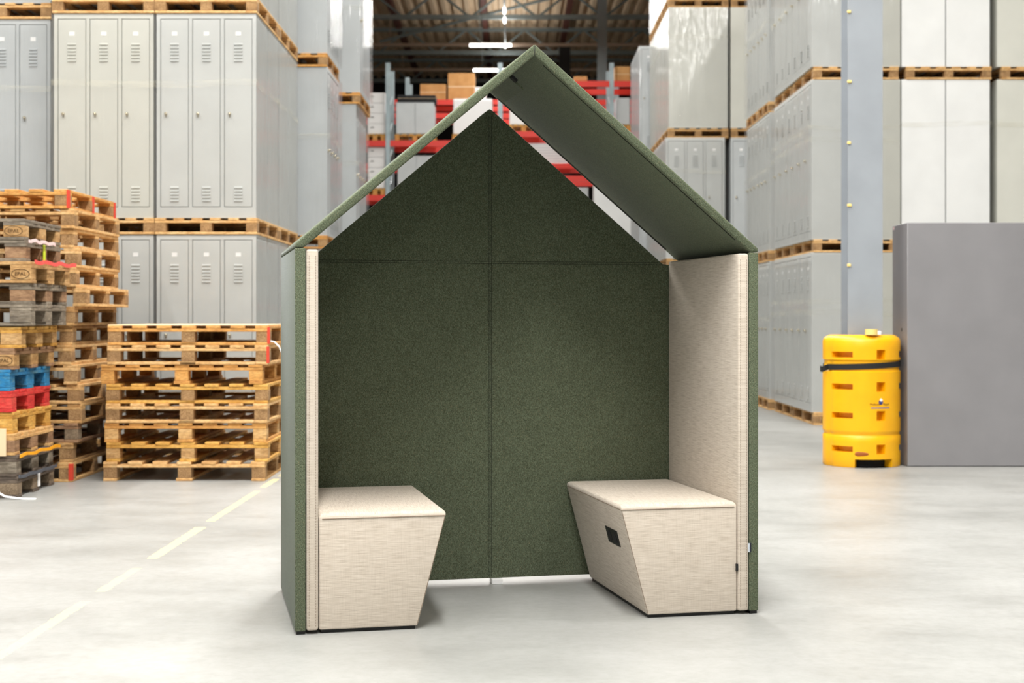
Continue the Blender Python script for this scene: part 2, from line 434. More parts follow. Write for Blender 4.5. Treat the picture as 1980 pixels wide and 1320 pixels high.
for dv in (-.03, .045):
    m = MB(); m.cyl(face_pt(SV+dv, 0, .001), face_pt(SV+dv, 0, .0045), .023, n=24)
    m.build('socket_outlet', 'black_soft', so)
MB().box(HW-TG-TB-.0115, HW-TG-TB-.0045, -.004, .006, .178, .208).build('side_label', 'black_soft', o, label='small black label')

# ------------------------------------------------------------------ pallets
PM = {}
def pallet_meshes(kind, wd, bl, w, d):
    """w across (front), d along the deck boards; local origin at bottom centre; boards run along y"""
    key = (kind, wd, bl, w, d)
    if key in PM: return PM[key]
    r = random.Random(len(PM)+3)
    H1, HB, H2, H3 = .022, .078, .022, .022
    m = MB(); parts = []
    # deck boards (along y)
    n = {'euro': 5}.get(kind, 7 if w > 1.0 else 6)
    bw = w/(n+(n-1)*.72) if kind != 'euro' else .12
    pitch = (w-bw)/(n-1)
    dz = H1+HB+H2
    for i in range(n):
        x0 = -w/2+i*pitch; e = r.uniform(-.006, .006)
        bw2 = bw if kind != 'euro' else (.145 if i % 2 == 0 else .1)
        if kind == 'euro': x0 = -w/2+i*(w-.145)/4+(.0225 if i % 2 else 0)
        m.box(x0, x0+bw2, -d/2+e, d/2+r.uniform(-.006, .006), dz+.0004, dz+H3, .003)
    parts.append(('deck_boards', m.mesh('deck_boards', wd)))
    bwid = .1; ys = (-d/2+.0725 if kind == 'euro' else -d/2+.05, 0, d/2-.0725 if kind == 'euro' else d/2-.05)
    byd = .145 if kind == 'euro' else .1
    for y in ys: parts.append(('cross_board', MB().box(-w/2, w/2, y-byd/2, y+byd/2, H1+HB+.0004, dz, .002).mesh('cross_board', wd)))
    for ix, x in enumerate((-w/2+.05, 0, w/2-.05)):
        for y in ys:
            j = r.uniform(-.004, .004); bx = .0725 if (kind == 'euro' and ix == 1) else .05
            parts.append(('block', MB().box(x-bx+j, x+bx+j, y-byd/2+.002, y+byd/2-.002, H1+.0004, H1+HB, .003).mesh('block', bl)))
        bw3 = .1 if ix != 1 else .12
        parts.append(('bottom_board', MB().box(x-bw3/2, x+bw3/2, -d/2, d/2, 0 if kind != 'base' else 0, H1, .003).mesh('bottom_board', wd)))
    if kind == 'base':
        for y in (ys[0], ys[2]): parts.append(('bottom_board', MB().box(-w/2+.1005, w/2-.1005, y-.05, y+.05, 0.0005, H1, .002).mesh('bottom_board', wd)))
    PM[key] = parts; return parts
def pallet(x, y, z, label, kind='base', wd='wood_light', bl='chip_block', w=1.2, d=1.2, rz=0, group=None):
    p = thing('pallet', label, 'pallet', (x, y, z), rz, group)
    for nm, me in pallet_meshes(kind, wd, bl, w, d): link(nm, me, p)
    return p

ORD = ['bottommost', 'second from the floor', 'third from the floor', 'fourth from the floor', 'fifth from the floor', 'sixth from the floor', 'seventh from the floor',
       'eighth from the floor', 'ninth from the floor', 'tenth from the floor', 'eleventh from the floor', 'twelfth from the floor', 'thirteenth from the floor', 'fourteenth from the floor', 'topmost']
rg = random.Random(5)
# stack C: the low stack beside the hut (front y 10.74)
Cx, Cy = -2.413, 10.74+.6
offs = [-.022, 0, -.014, 0, 0, -.036, .01, .012]
kinds = ['run', 'run', 'run', 'base', 'base', 'run', 'base', 'base']
wds = ['wood_light', 'wood_yellow', 'wood_orange', 'wood_light', 'wood_yellow', 'wood_orange', 'wood_light', 'wood_orange']
bls = ['chip_block', 'wood_tan', 'wood_mid', 'chip_block', 'chip_block', 'wood_orange', 'chip_block', 'chip_block']
desc = ['light wood', 'yellowish', 'orange-brown', 'light wood', 'yellow wood', 'orange wooden', 'red-cornered light', 'orange-edged red-cornered']
pc = []
for i in range(8):
    o_ = 'topmost' if i == 7 else ORD[i]
    pc.append(pallet(Cx+offs[i], Cy+rg.uniform(-.008, .008), .144*i, f'{desc[i]} pallet, {o_} in the low stack beside the green booth', kinds[i], wds[i], bls[i], rz=rg.uniform(-.006, .006), group='pallets in the low stack'))
for i in (6, 7): MB().box(.585, .6035, -.6035, -.58, .012, .135).build('paint_mark', 'paint_red', pc[i], label='red paint mark')
# a thin sheet on top
tag(MB().box(Cx-.59, Cx+.6, Cy-.58, Cy+.6, 1.1525, 1.1625, .001).build('cover_sheet', 'card_tan'), 'thin pale board lying on the low stack beside the green booth', 'board')

# stack B: the tall light stack
Bx, By = -3.84, 10.70+.6
offB = [.0, -.01, .035, .06, .055, .025, -.01, -.02, .0, .09, .012, .02, 0, .012, -.03]
wB = ['wood_mid', 'wood_tan', 'wood_brown', 'wood_mid', 'wood_light', 'wood_light', 'wood_light', 'wood_mid', 'wood_mid', 'wood_light', 'wood_light', 'wood_light', 'wood_light', 'wood_light', 'wood_orange']
for i in range(15):
    ds = {14: 'orange-edged pallet with red-painted corners', 9: 'light pallet that sticks out', 0: 'wooden pallet with a red-painted corner', 2: 'brown weathered pallet'}.get(i, 'light wood pallet')
    p = pallet(Bx+offB[i], By+rg.uniform(-.02, .02), .144*i, f'{ds}, {ORD[i]} in the tallest pallet stack', 'base' if i % 4 != 1 else 'run', wB[i], 'chip_block' if i not in (2,) else 'chip_grey', rz=rg.uniform(-.012, .012), group='pallets in the tallest stack')
    if i == 14:
        for yy in (-.6035, .0, .59): MB().box(.592, .6040, yy, yy+.05, .005, .140).build('paint_mark', 'paint_red', p, label='red paint mark')
    if i == 0: MB().box(.575, .6035, -.6035, -.57, .012, .135).build('paint_mark', 'paint_red', p, label='red paint mark')

# stack A: weathered euro pallets nearest the camera
Ax, Ay = -3.325-.6, 9.73+.4
specA = [('wood_dark', 'chip_grey', 'dark weathered', .0), ('wood_dark', 'wood_greyed', 'dark brown', -.005), ('wood_mid', 'wood_brown', 'brown', -.01), ('wood_yellow', 'wood_yellow', 'yellowish', -.03),
         ('wood_red', 'wood_red', 'red-painted', -.035), ('wood_blue', 'wood_blue', 'blue-painted', -.04), ('wood_brown', 'wood_tan', 'reddish tan', -.01), ('wood_yellow', 'wood_tan', 'yellow-edged tan', .02),
         ('wood_greyed', 'wood_greyed', 'grey weathered', .09), ('wood_greyed', 'wood_brown', 'grey-brown', .09), ('wood_tan', 'wood_tan', 'tan stamped', .11), ('wood_greyed', 'wood_brown', 'brown worn', .05), ('wood_greyed', 'wood_tan', 'grey-topped', .045)]
def txt(s, size, mat, name, parent, M4, extr=.0004):
    c = bpy.data.curves.new(name, 'FONT'); c.body = s; c.size = size; c.extrude = extr; c.align_x = 'CENTER'; c.align_y = 'CENTER'
    c.materials.append(MATS[mat]); q = bpy.data.objects.new(name, c); me = bpy.data.meshes.new_from_object(q); bpy.data.objects.remove(q)
    o = link(name, me, parent); o.matrix_local = M4
    return o
MX = lambda x, y, z: Matrix.Translation((x, y, z))
PA = []
zA = 0
for i, (wd, bl, ds, off) in enumerate(specA):
    nm = 'topmost' if i == 12 else ORD[i]
    p = pallet(Ax+off, Ay+rg.uniform(-.01, .01), zA, f'{ds} pallet, {nm} in the weathered stack', 'euro', wd, bl, w=.8, d=1.2, rz=PI/2+rg.uniform(-.02, .02), group='pallets in the weathered stack')
    PA.append(p); zA += .144
    if i == 7: zA += .006
# note: rotated by 90 degrees, local -x is the long front face (towards the camera)
def stamp(p, s):
    # block at local: x=-.4 side ... front face is local x=-w/2 (rotation +90 maps +y to -x, +x to +y); right end = local y=-d/2
    R = MX(-.4-.005, -.5275, .061) @ Matrix.Rotation(-PI/2, 4, 'Z') @ Matrix.Rotation(PI/2, 4, 'X')
    t_ = txt(s, .036, 'print_brown', 'stamp', p, R)
    b = bmesh.new(); n = 28
    ring = []
    for k in range(n):
        a = 2*PI*k/n
        ring.append([b.verts.new(R @ Vector((math.cos(a)*rx, math.sin(a)*ry, zz_))) for rx, ry, zz_ in ((.062, .034, .001), (.057, .030, .001))])
    for k in range(n): q = (k+1) % n; b.faces.new((ring[k][0], ring[q][0], ring[q][1], ring[k][1]))
    m = MB(); m.add(b); m.build('stamp_ring', 'print_brown', p)
for i in (10, 12, 6): stamp(PA[i], 'EPAL')
# shipping label on the bottom pallet, facing the aisle
R = MB().box(.02, .07, -.6035, -.6015, .03, .135).build('paper_label', 'card_white', PA[0], label='white paper label')
# straps and sheets lying between pallets
def wavy(x0, y0, x1, y1, z, amp, n=14, seed=1):
    r = random.Random(seed); return [(x0+(x1-x0)*k/n+r.uniform(-.004, .004), y0+(y1-y0)*k/n, z+amp*math.sin(k*1.3+seed)+r.uniform(-.002, .002)) for k in range(n+1)]
def sx(off): return Ax+.6+off+.006
tag(MB().strip(wavy(sx(-.0), 9.74, sx(.02), 10.5, .144-.004, .004, seed=2), .022, .006).build('packing_strap', 'strap_grey'), 'grey plastic strap hanging over the bottommost dark pallet', 'strap')
tag(MB().strip(wavy(sx(.01), 9.74, sx(.03), 10.55, .288-.004, .005, seed=5), .022, .006).build('packing_strap', 'strap_orange'), 'yellow-orange plastic strap wedged under the brown pallet', 'strap')
tag(MB().strip(wavy(sx(.12), 9.72, sx(.14), 10.55, zA-.288-.002, .006, seed=3), .026, .006).build('packing_strap', 'strap_redwhite'), 'red and white strap between the upper weathered pallets', 'strap')
tag(MB().strip(wavy(sx(.08), 9.72, sx(.07), 10.3, zA-.144-.002, .005, seed=4), .022, .006).build('packing_strap', 'strap_pink'), 'pinkish white strap under the topmost weathered pallet', 'strap')
tag(MB().box(sx(.055), sx(.06), 10.08, 10.12, zA-.27, zA-.16).build('sticker_tape', 'tape_lime'), 'lime yellow tape on a block of the weathered stack', 'tape')
tag(MB().strip([(-3.56, 9.66, .16), (-3.47, 9.66, .07), (-3.38, 9.66, .02), (-3.27, 9.66, .006), (-3.18, 9.67, .003)], .02, .004, up=(0, 1, .3)).build('packing_strap', 'strap_white'), 'white plastic strap curling onto the floor by the weathered stack', 'strap')
tag(MB().strip([(-1.79, 10.74, 1.04), (-1.76, 10.72, 1.035), (-1.72, 10.70, 1.0), (-1.695, 10.69, .94), (-1.685, 10.69, .88)], .02, .004, up=(0, 1, .2)).build('packing_strap', 'strap_white'), 'white plastic strap hanging from the low stack beside the green booth', 'strap')
tag(MB().box(-3.62, -3.39, 9.700, 9.708, .285, .47, .001).build('cardboard_flap', 'card_tan'), 'pale cardboard flap hanging beside the brown pallet', 'cardboard')

# ------------------------------------------------------------------ locker cabinets
CM = {}
def cab_meshes(w, nd, depth, mat):
    key = (w, nd, depth, mat)
    if key in CM: return CM[key]
    h = 1.8; m = MB(); e = .038; mul = .03
    # carcass: back part plus front frame
    m.box(-w/2, w/2, .024, depth, 0, h)
    if nd:
        m.box(-w/2, -w/2+.032, 0, .0245, 0, h).box(w/2-.032, w/2, 0, .0245, 0, h)
        m.box(-w/2+.0321, w/2-.0321, 0, .0245, 0, .095).box(-w/2+.0321, w/2-.0321, 0, .0245, h-.045, h)
        pw = (w-.064+mul)/nd
        for k in range(1, nd): xx = -w/2+.032+k*pw-mul; m.box(xx, xx+mul, .002, .0245, .0951, h-.0451)
    else:
        m.box(-w/2, w/2, 0, .0239, 0, h)
    body = m.mesh('body', mat)
    doors = []
    if nd:
        for k in range(nd):
            x0 = -w/2+.032+k*pw+.006; x1 = x0+pw-mul-.012; xc = (x0+x1)/2
            m = MB().box(x0, x1, .003, .022, .101, h-.051, .002)
            for q in range(6): z = h-.27+q*-.029; m.prism([(.0032, z-.006), (-.009, z-.006), (-.009, z-.004), (.0032, z+.008)], xc-.037, xc+.037, axis='x')
            for q in range(5): z = .27-q*.029; m.prism([(.0032, z-.006), (-.009, z-.006), (-.009, z-.004), (.0032, z+.008)], xc-.037, xc+.037, axis='x')
            dm = m.mesh('door', mat)
            km = MB().cyl((x0+.045, .004, .915), (x0+.045, -.018, .915), .012, .011, 12).sphere((x0+.045, -.018, .915), .014).box(x0+.041, x0+.049, -.006, .002, .885, .905).mesh('knob', 'knob_metal', True)
            cm = MB().box(xc-.023, xc+.023, .0005, .0035, h-.215+.02, h-.215+.055).mesh('name_card', 'card_white')
            doors.append((dm, km, cm))
    CM[key] = (body, doors, w, depth); return CM[key]
def cabinet(x, y, z, rz, label, w=.876, nd=3, depth=.5, mat='locker_grey', group=None):
    o = thing('locker_cabinet', label, 'locker', (x, y, z), rz, group)
    body, doors, _, _ = cab_meshes(w, nd, depth, mat)
    link('body', body, o)
    for dm, km, cm in doors:
        d = link('door', dm, o); link('knob', km, d); link('name_card', cm, d)
    return o
TZ = [.144, 2.088, 4.032, 5.976]
TN = ['bottom tier', 'middle tier', 'third tier', 'top tier']
def wrap(x0, x1, y0, y1, z0, label, bandz, seed, group=None, film=True, g=(.010, .010, .036, .006)):
    r = random.Random(seed); h = 1.8       # g: clearance at x0, x1, y0, y1 (the film stands clear of the door knobs)
    o = thing('stretch_film', label, 'film', ((x0+x1)/2, (y0+y1)/2, z0), 0, group)
    cx, cy = (x0+x1)/2, (y0+y1)/2
    XA, XB, YA, YB2 = x0-g[0]-cx, x1+g[1]-cx, y0-g[2]-cy, y1+g[3]-cy
    def loop(n=10, e=0):
        pts = []
        xa, xb, ya, yb = XA-e, XB+e, YA-e, YB2+e
        for a, c in (((xa, ya), (xb, ya)), ((xb, ya), (xb, yb)), ((xb, yb), (xa, yb)), ((xa, yb), (xa, ya))):
            for k in range(n): pts.append((a[0]+(c[0]-a[0])*k/n, a[1]+(c[1]-a[1])*k/n))
        return pts
    if film:
        b = bmesh.new(); P = loop(); rows = 9; V = []
        for j in range(rows):
            V.append([b.verts.new((px*(1+r.uniform(0, .004)), py*(1+r.uniform(0, .004)), .01+(h-.02)*j/(rows-1))) for px, py in P])
        n = len(P)
        for j in range(rows-1):
            for k in range(n): b.faces.new((V[j][k], V[j][(k+1) % n], V[j+1][(k+1) % n], V[j+1][k]))
        m = MB(); m.add(b); m.build('film_sheet', 'stretch_film', o, True)
    for bz in bandz:
        b = bmesh.new(); P = loop(6, .003); ph = r.uniform(0, 6); V = [[], []]
        for k, (px, py) in enumerate(P):
            dz = .012*math.sin(ph+k*.9)
            V[0].append(b.verts.new((px, py, bz-.028+dz))); V[1].append(b.verts.new((px, py, bz+.028+dz)))
        n = len(P)
        for k in range(n): b.faces.new((V[0][k], V[0][(k+1) % n], V[1][(k+1) % n], V[1][k]))
        m = MB(); m.add(b); m.build('tape_band', 'tape_band', o)
    return o
seed = 10
def small_pallet(x, y, z, w, d, label, group, wd='wood_light'):
    return pallet(x, y, z, label, 'base', wd, 'chip_block', w, d, 0, group)
DEPN = ['front', 'second from the front', 'third from the front', 'rearmost']
# L1: rows of grey lockers behind the pallets, doors to the camera
L1 = [(-2.691, 12.75, 4, 'aisle-corner stack', 'locker_grey'), (-3.595, 12.75, 1, 'stack beside the aisle corner', 'locker_warm'), (-4.58, 13.0, 1, 'end stack', 'locker_cool')]
for (x, y0, nrow, nm, mt) in L1:
    for t_ in range(3):
        z = TZ[t_]
        for rr2 in range(nrow):
            cabinet(x, y0+rr2*.62, z, 0, f'grey three-door lockers, {TN[t_]}, {DEPN[rr2]}, {nm} behind the pallets', depth=.57, mat=mt if not (t_ == 0) else 'locker_grey', group='lockers behind the pallets')
        for q in range(max(1, nrow//2)):
            y1 = y0+q*1.24; dd = 1.2
            small_pallet(x, y1+dd/2-.02, z-.144, .898, dd, f'light pallet, {TN[t_]}, {"rear" if q else "front"}, {nm} behind the pallets', 'pallets under the lockers')
            seed += 1
            if nrow > 1: wrap(x-.438, x+.438, y1, y1+1.19, z, f'clear film, {TN[t_]}, {"rear" if q else "front"} lockers, {nm} behind the pallets', (1.18,) if t_ == 1 else (.72,), seed, 'films around lockers')
            else: wrap(x-.438, x+.438, y1, y1+.57, z, f'clear taped film, {TN[t_]} lockers, {nm} behind the pallets', (1.18,) if t_ == 1 else (.72,), seed, 'films around lockers')
# L2, L3: blocks whose doors face the aisle
for (nm, xr, y0, dl) in (('second block along the pallet-side aisle', -1.975, 15.47, 1.05), ('farther block along the pallet-side aisle', -1.955, 18.16, 1.25)):
    for t_ in range(3):
        z = TZ[t_]; xq = xr + (.05 if (t_ == 2 and y0 > 17) else 0)
        cabinet(xq, y0+dl/2, z, PI/2, f'grey lockers with doors to the aisle, {TN[t_]}, {nm}', w=dl, nd=4, depth=.495, mat='locker_cool', group='aisle-facing lockers')
        cabinet(xq-1.0, y0+dl/2, z, -PI/2, f'grey lockers backing the aisle ones, {TN[t_]}, {nm}', w=dl, nd=0, depth=.495, mat='locker_cool', group='aisle-facing lockers')
        small_pallet(xq-.5, y0+dl/2, z-.144, 1.0, dl+.04, f'pallet under the {TN[t_]} of the {nm}', 'pallets under the lockers', 'wood_orange')
        seed += 1
        wrap(xq-.995, xq, y0, y0+dl, z, f'clear film and tape around the {TN[t_]}, {nm}', (1.05,), seed, 'films around lockers', g=(.006, .036, .006, .006))
# R1: blocks on the side of the yellow protector, blank ends to the camera
XR = 3.372
for t_ in range(3):
    z = TZ[t_]
    for k in range(3):
        cabinet(XR, 16.3+.385+k*.775, z, -PI/2, f'grey two-door lockers facing the aisle, {TN[t_]}, {DEPN[k]}, behind the yellow protector', w=.77, nd=2, depth=.495, mat='locker_grey', group='two-door lockers')
    cabinet(XR+.9985, 16.3+.385, z, PI/2, f'blank grey locker end just beyond the blue-grey column, {TN[t_]}', w=.77, nd=0, depth=.495, mat='locker_warm', group='locker ends')
    small_pallet(XR+.5, 16.3+.6, z-.144, .96, 1.22, f'pallet under the {TN[t_]} lockers beyond the yellow protector', 'pallets under the lockers')
    small_pallet(XR+.5, 16.3+1.85, z-.144, .96, 1.1, f'rear pallet under the {TN[t_]} lockers beyond the yellow protector', 'pallets under the lockers')
    seed += 1
    wrap(XR, XR+1.0, 16.3, 16.3+2.33, z, f'clear film and tape around the {TN[t_]} lockers beyond the protector', (1.25, 1.12) if t_ < 2 else (.9,), seed, 'films around lockers', g=(.036, .0, .006, .006))
    for (xc, nm, mt) in ((4.385, 'white', 'locker_white'), (5.46, 'grey', 'locker_warm')):
        for hlf in (0, 1):
            cabinet(xc+.0+(.502 if hlf else 0), 16.3+.44, z, -PI/2 , f'{nm} blank locker end, {"far" if hlf else "near"} half, {TN[t_]}, above the grey cabinet', w=.876, nd=0, depth=.490, mat=mt, group='locker ends')
        small_pallet(xc+.53, 16.3+.6, z-.144, .96, 1.22, f'pallet under the {TN[t_]} {nm} locker ends above the grey cabinet', 'pallets under the lockers')
        seed += 1
        wrap(xc, xc+1.0, 16.3, 17.18, z, f'tape bands around the {TN[t_]} {nm} locker ends', (1.42-.12*(t_ % 2),), seed, 'films around lockers', film=False, g=(.0, .008, .004, .006))
# R2
for t_ in range(3):
    z = TZ[t_]
    for k in range(2):
        cabinet(XR-.01, 18.92+.44+k*.9, z, -PI/2, f'three-door lockers facing the aisle, {TN[t_]}, {DEPN[k]}, behind the two-door lockers', mat='locker_grey', depth=.495, group='aisle-facing lockers')
        small_pallet(XR+.46, 18.92+.44+k*.9, z-.144, .96, .88, f'pallet under the {TN[t_]}, {DEPN[k]}, block behind the two-door lockers', 'pallets under the lockers')
    cabinet(XR+.99, 18.92+.44, z, PI/2, f'blank lockers backing the three-door ones, {TN[t_]}, behind the two-door lockers', nd=0, mat='locker_grey', depth=.495, group='aisle-facing lockers')
    seed += 1
    wrap(XR-.01, XR+.99, 18.92, 20.70, z, f'clear film around the {TN[t_]}, block behind the two-door lockers', (1.05,), seed, 'films around lockers', g=(.036, .006, .006, .006))
# R3
DEP5 = ['front', 'second', 'third', 'fourth', 'fifth']
for t_ in range(4):
    z = TZ[t_]; sh = -.045 if t_ == 1 else 0
    for k in range(5):
        back = t_ == 2
        yy = 21.6+k*.6
        cabinet(2.778+sh, yy+(.56 if back else 0), z, PI if back else 0, f'{"blank-backed" if back else "three-door"} grey lockers, {TN[t_]}, {DEP5[k]} from the booth, above the roof slope', depth=.56, mat='locker_warm' if back else 'locker_grey', group='lockers beyond the roof slope')
    for q in range(3):
        small_pallet(2.778+sh*.5, 21.6+.48+q*.975, z-.144, .90, .955, f'pallet under the {TN[t_]}, {DEP5[q]} from the booth, above the roof slope', 'pallets under the lockers', 'wood_mid')
    seed += 1
    wrap(2.34+sh, 3.216+sh, 21.6, 24.56, z, f'clear film around the {TN[t_]} lockers above the roof slope', (1.35,) if t_ != 1 else (1.3,), seed, 'films around lockers', g=(.01, .01, .036, .04))
    cabinet(3.70, 21.6+(.56 if back else 0), z, PI if back else 0, f'grey lockers in the dark gap between the blocks, {TN[t_]}', depth=.56, mat='locker_warm' if back else 'locker_cool', group='lockers beyond the roof slope')
    small_pallet(3.72, 21.6+.48, z-.144, .90, .955, f'pallet in the gap between the blocks, {TN[t_]}', 'pallets under the lockers', 'wood_mid')
# R4
for t_ in range(3):
    z = TZ[t_]
    for k in range(2):
        cabinet(2.61, 24.7+k*.9, z, 0, f'film-wrapped grey lockers by the far red rack, {TN[t_]}, {DEPN[k]}', depth=.85, mat='locker_cool', group='lockers by the far rack')
    small_pallet(2.62, 25.6, z-.144, .93, 1.76, f'pallet by the far red rack, {TN[t_]}', 'pallets under the lockers', 'wood_mid')
    seed += 1
    wrap(2.172, 3.05, 24.7, 26.45, z, f'clear film around the {TN[t_]} lockers by the far rack', (), seed, 'films around lockers')
# R5
for t_ in range(2):
    for k in range(2):
        cabinet(2.09+k*.9, 29, TZ[t_], 0, f'pale blank locker back seen through the roof gap, {TN[t_]}, {"farther from" if k else "nearer"} the aisle', nd=0, depth=.56, mat='locker_white', group='lockers seen through the roof gap')
        small_pallet(2.09+k*.9, 29.4, TZ[t_]-.144, .88, .84, f'pallet seen through the roof gap, {TN[t_]}, {"farther from" if k else "nearer"} the aisle', 'pallets under the lockers', 'wood_mid')

# ------------------------------------------------------------------ steel column, protector, grey cabinet
def hcolumn(x, y, w, d, h, mat, label, rivets=False):
    o = thing('steel_column', label, 'column', (x, y, 0))
    MB().box(-w/2, w/2, -d/2, -d/2+.016, .012, h).box(-w/2, w/2, d/2-.016, d/2, .012, h).box(-.006, .006, -d/2+.016, d/2-.016, .012, h).build('beam', mat, o)
    MB().box(-w/2-.05, w/2+.05, -d/2-.05, d/2+.05, 0, .0118, .002).build('base_plate', mat, o)
    if rivets:
        for k, zz in enumerate((3.71, 3.14, 2.64, 2.13, 1.64)):
            MB().box(-w/2-.008, -w/2+.022+(k % 2)*.006, -d/2-.012, -d/2-.0002, zz-.011, zz+.011, .003).build('clip', 'roll_cream', o)
    return o
hcolumn(2.888, 11.96, .284, .25, ZD, 'column_blue', 'blue-grey steel column rising out of the yellow protector', True)
hcolumn((1164-990)/2800*43.5, 43.5, .28, .28, ZD, 'column_grey', 'dark grey steel column far down the aisle beside the red rack')

PX, PY, PR, PH = 2.889, 11.975, .314, 1.07
pr = thing('column_protector', 'yellow ribbed plastic barrel protector around the blue-grey column, with black strap', 'protector', (PX, PY, 0))
rowz = [.913, .653, .42, .149]
pockets = []
for z in rowz:
    for c, hw, hh in ((16, 7.2, .039), (-44, 18, .023), (76, 18, .026), (136, 7.2, .039), (196, 18, .023), (256, 7.2, .039)):
        pockets.append((c-hw, c+hw, z-hh, z+hh))
cut = (-23, 37, 0.0, .068)
ths = sorted(set([round(a, 3) for a in [-104+i*6 for i in range(61)]+[p[0] for p in pockets]+[p[1] for p in pockets]+[cut[0], cut[1]]]))
ths = [a for a in ths if -104 <= a < 256]
prof_z = [0, .012, .068, .2, .246, .252, .262, .272, .285, .30, .34, .55, .775, .782, .80, .845, .862, .870, .96, 1.02, 1.045, 1.06, 1.068, PH]
zs = sorted(set([round(z, 4) for z in prof_z+[p[2] for p in pockets]+[p[3] for p in pockets]]))
def rad(z):
    r = PR
    if .246 < z < .285: r -= .010*math.sin(PI*(z-.246)/.039)
    if .775 < z < .870: r -= .012
    if z > 1.02: r -= .055*((z-1.02)/.05)**2.2
    if z < .012: r -= .006
    return r
b = bmesh.new(); G = {}
for j, z in enumerate(zs):
    for i, a in enumerate(ths):
        rr2 = rad(z); aa = math.radians(a)
        # vertical joint groove between the two halves
        if abs(((a+68+180) % 360)-180) < 1.6: rr2 -= .012
        G[i, j] = b.verts.new((rr2*math.sin(aa), -rr2*math.cos(aa), z))
n = len(ths); F = {}
for j in range(len(zs)-1):
    for i in range(n):
        F[i, j] = b.faces.new((G[i, j], G[(i+1) % n, j], G[(i+1) % n, j+1], G[i, j+1]))
def inwin(i, j, p):
    a0 = ths[i]; a1 = ths[(i+1) % n] if i+1 < n else ths[0]+360; z0, z1 = zs[j], zs[j+1]
    am = (a0+a1)/2; zm = (z0+z1)/2
    for s_ in (-360, 0, 360):
        if p[0] < am+s_ < p[1] and p[2] < zm < p[3]: return True
    return False
for p in pockets+[cut]:
    fs = [F[k] for k in F if inwin(k[0], k[1], p)]
    if not fs: continue
    r = bmesh.ops.extrude_face_region(b, geom=fs)
    vs = [v for v in r['geom'] if isinstance(v, bmesh.types.BMVert)]
    dep = .075 if p is not cut else .12
    for v in vs:
        l = math.hypot(v.co.x, v.co.y); k = (l-dep)/l; v.co.x *= k; v.co.y *= k
    bmesh.ops.delete(b, geom=fs, context='FACES')
    if p is cut:
        inner = [f for f in r['geom'] if isinstance(f, bmesh.types.BMFace)]; bmesh.ops.delete(b, geom=inner, context='FACES')
# top rim with opening for the column
tj = len(zs)-1; ring = [G[i, tj] for i in range(n)]
inn = [b.verts.new((.20*math.sin(math.radians(a)), -.20*math.cos(math.radians(a)), PH+.002)) for a in ths]
inn2 = [b.verts.new((.20*math.sin(math.radians(a)), -.20*math.cos(math.radians(a)), .9)) for a in ths]
for i in range(n):
    q = (i+1) % n
    b.faces.new((ring[i], ring[q], inn[q], inn[i])); b.faces.new((inn[i], inn[q], inn2[q], inn2[i]))
bmesh.ops.recalc_face_normals(b, faces=b.faces[:])
m = MB(); m.add(b); m.build('shell', 'plastic_yellow', pr, True)
MB().strip([(.225*math.sin(math.radians(a)), -.225*math.cos(math.radians(a)), .031) for a in range(-60, 90, 10)], .058, .03).build('foam_core', 'black_soft', pr)
m = MB(); a = math.radians(-13); mm = Matrix.Rotation(a, 4, 'Z')
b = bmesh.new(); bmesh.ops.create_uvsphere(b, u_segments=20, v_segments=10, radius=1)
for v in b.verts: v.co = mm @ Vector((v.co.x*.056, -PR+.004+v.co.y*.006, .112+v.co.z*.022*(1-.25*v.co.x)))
m.add(b); m.build('recess_shade_patch', 'recess_shade', pr, True)  # oval dent drawn as a slightly proud patch, its shade painted in
# emblem: blue disc, white dot, small print
la = math.radians(15.5)
def ring_pt(a, z, d): return Vector(((PR+d)*math.sin(a), -(PR+d)*math.cos(a), z))
def onface(dx, z, d=.0006):
    a = la+dx/PR; return Matrix.Translation(ring_pt(a, z, d)) @ Matrix.Rotation(a, 4, 'Z') @ Matrix.Rotation(PI/2, 4, 'X')
def disc(dx, z, r, mat, name, sc=1.0, d=.0006):
    m = MB(); M4 = onface(dx, z, d); p0 = M4 @ Vector((0, 0, -.001)); p1 = M4 @ Vector((0, 0, .001)); m.cyl(p0, p1, r, n=20); return m.build(name, mat, pr)
disc(0, .530, .019, 'emblem_blue', 'emblem'); disc(.002, .548, .012, 'card_white', 'emblem', d=.0016)
txt('Professor', .024, 'print_brown', 'print', pr, onface(-.046, .513)); txt('Rapid', .024, 'print_brown', 'print', pr, onface(.050, .513))
m = MB(); pts = [ring_pt(la+dx/PR, .484, .0008) for dx in [-.083+k*.0166 for k in range(11)]]; m.strip(pts, .010, .001); m.build('print', 'print_grey', pr)
# strap
b = MB(); pts = []
for k in range(61):
    a = math.radians(-75+k*5.6); pts.append(((PR-.006)*math.sin(a), -(PR-.006)*math.cos(a), .822 + .013*math.sin(a)))
st = tag(b.strip(pts, .046, .006).build('strap', 'black_soft'), 'black webbing strap tied around the yellow protector', 'strap')
st.location = (PX, PY, 0)
m = MB().strip([(-.297, -.090, .807), (-.325, -.10, .797), (-.345, -.10, .790), (-.362, -.095, .795)], .048, .005); e = m.build('strap_end', 'black_soft', st)
# roll on the rim
rl_ = tag(MB().cyl((0, 0, 0), (0, 0, .045), .050, n=28).build('tape_roll', 'roll_cream', None, True), 'cream roll of tape standing on the rim of the yellow protector', 'tape roll')
rl_.location = (2.905, 11.705, PH+.003)
MB().box(.03, .075, -.02, .0, .0, .03, .004).build('loose_end', 'card_white', rl_)

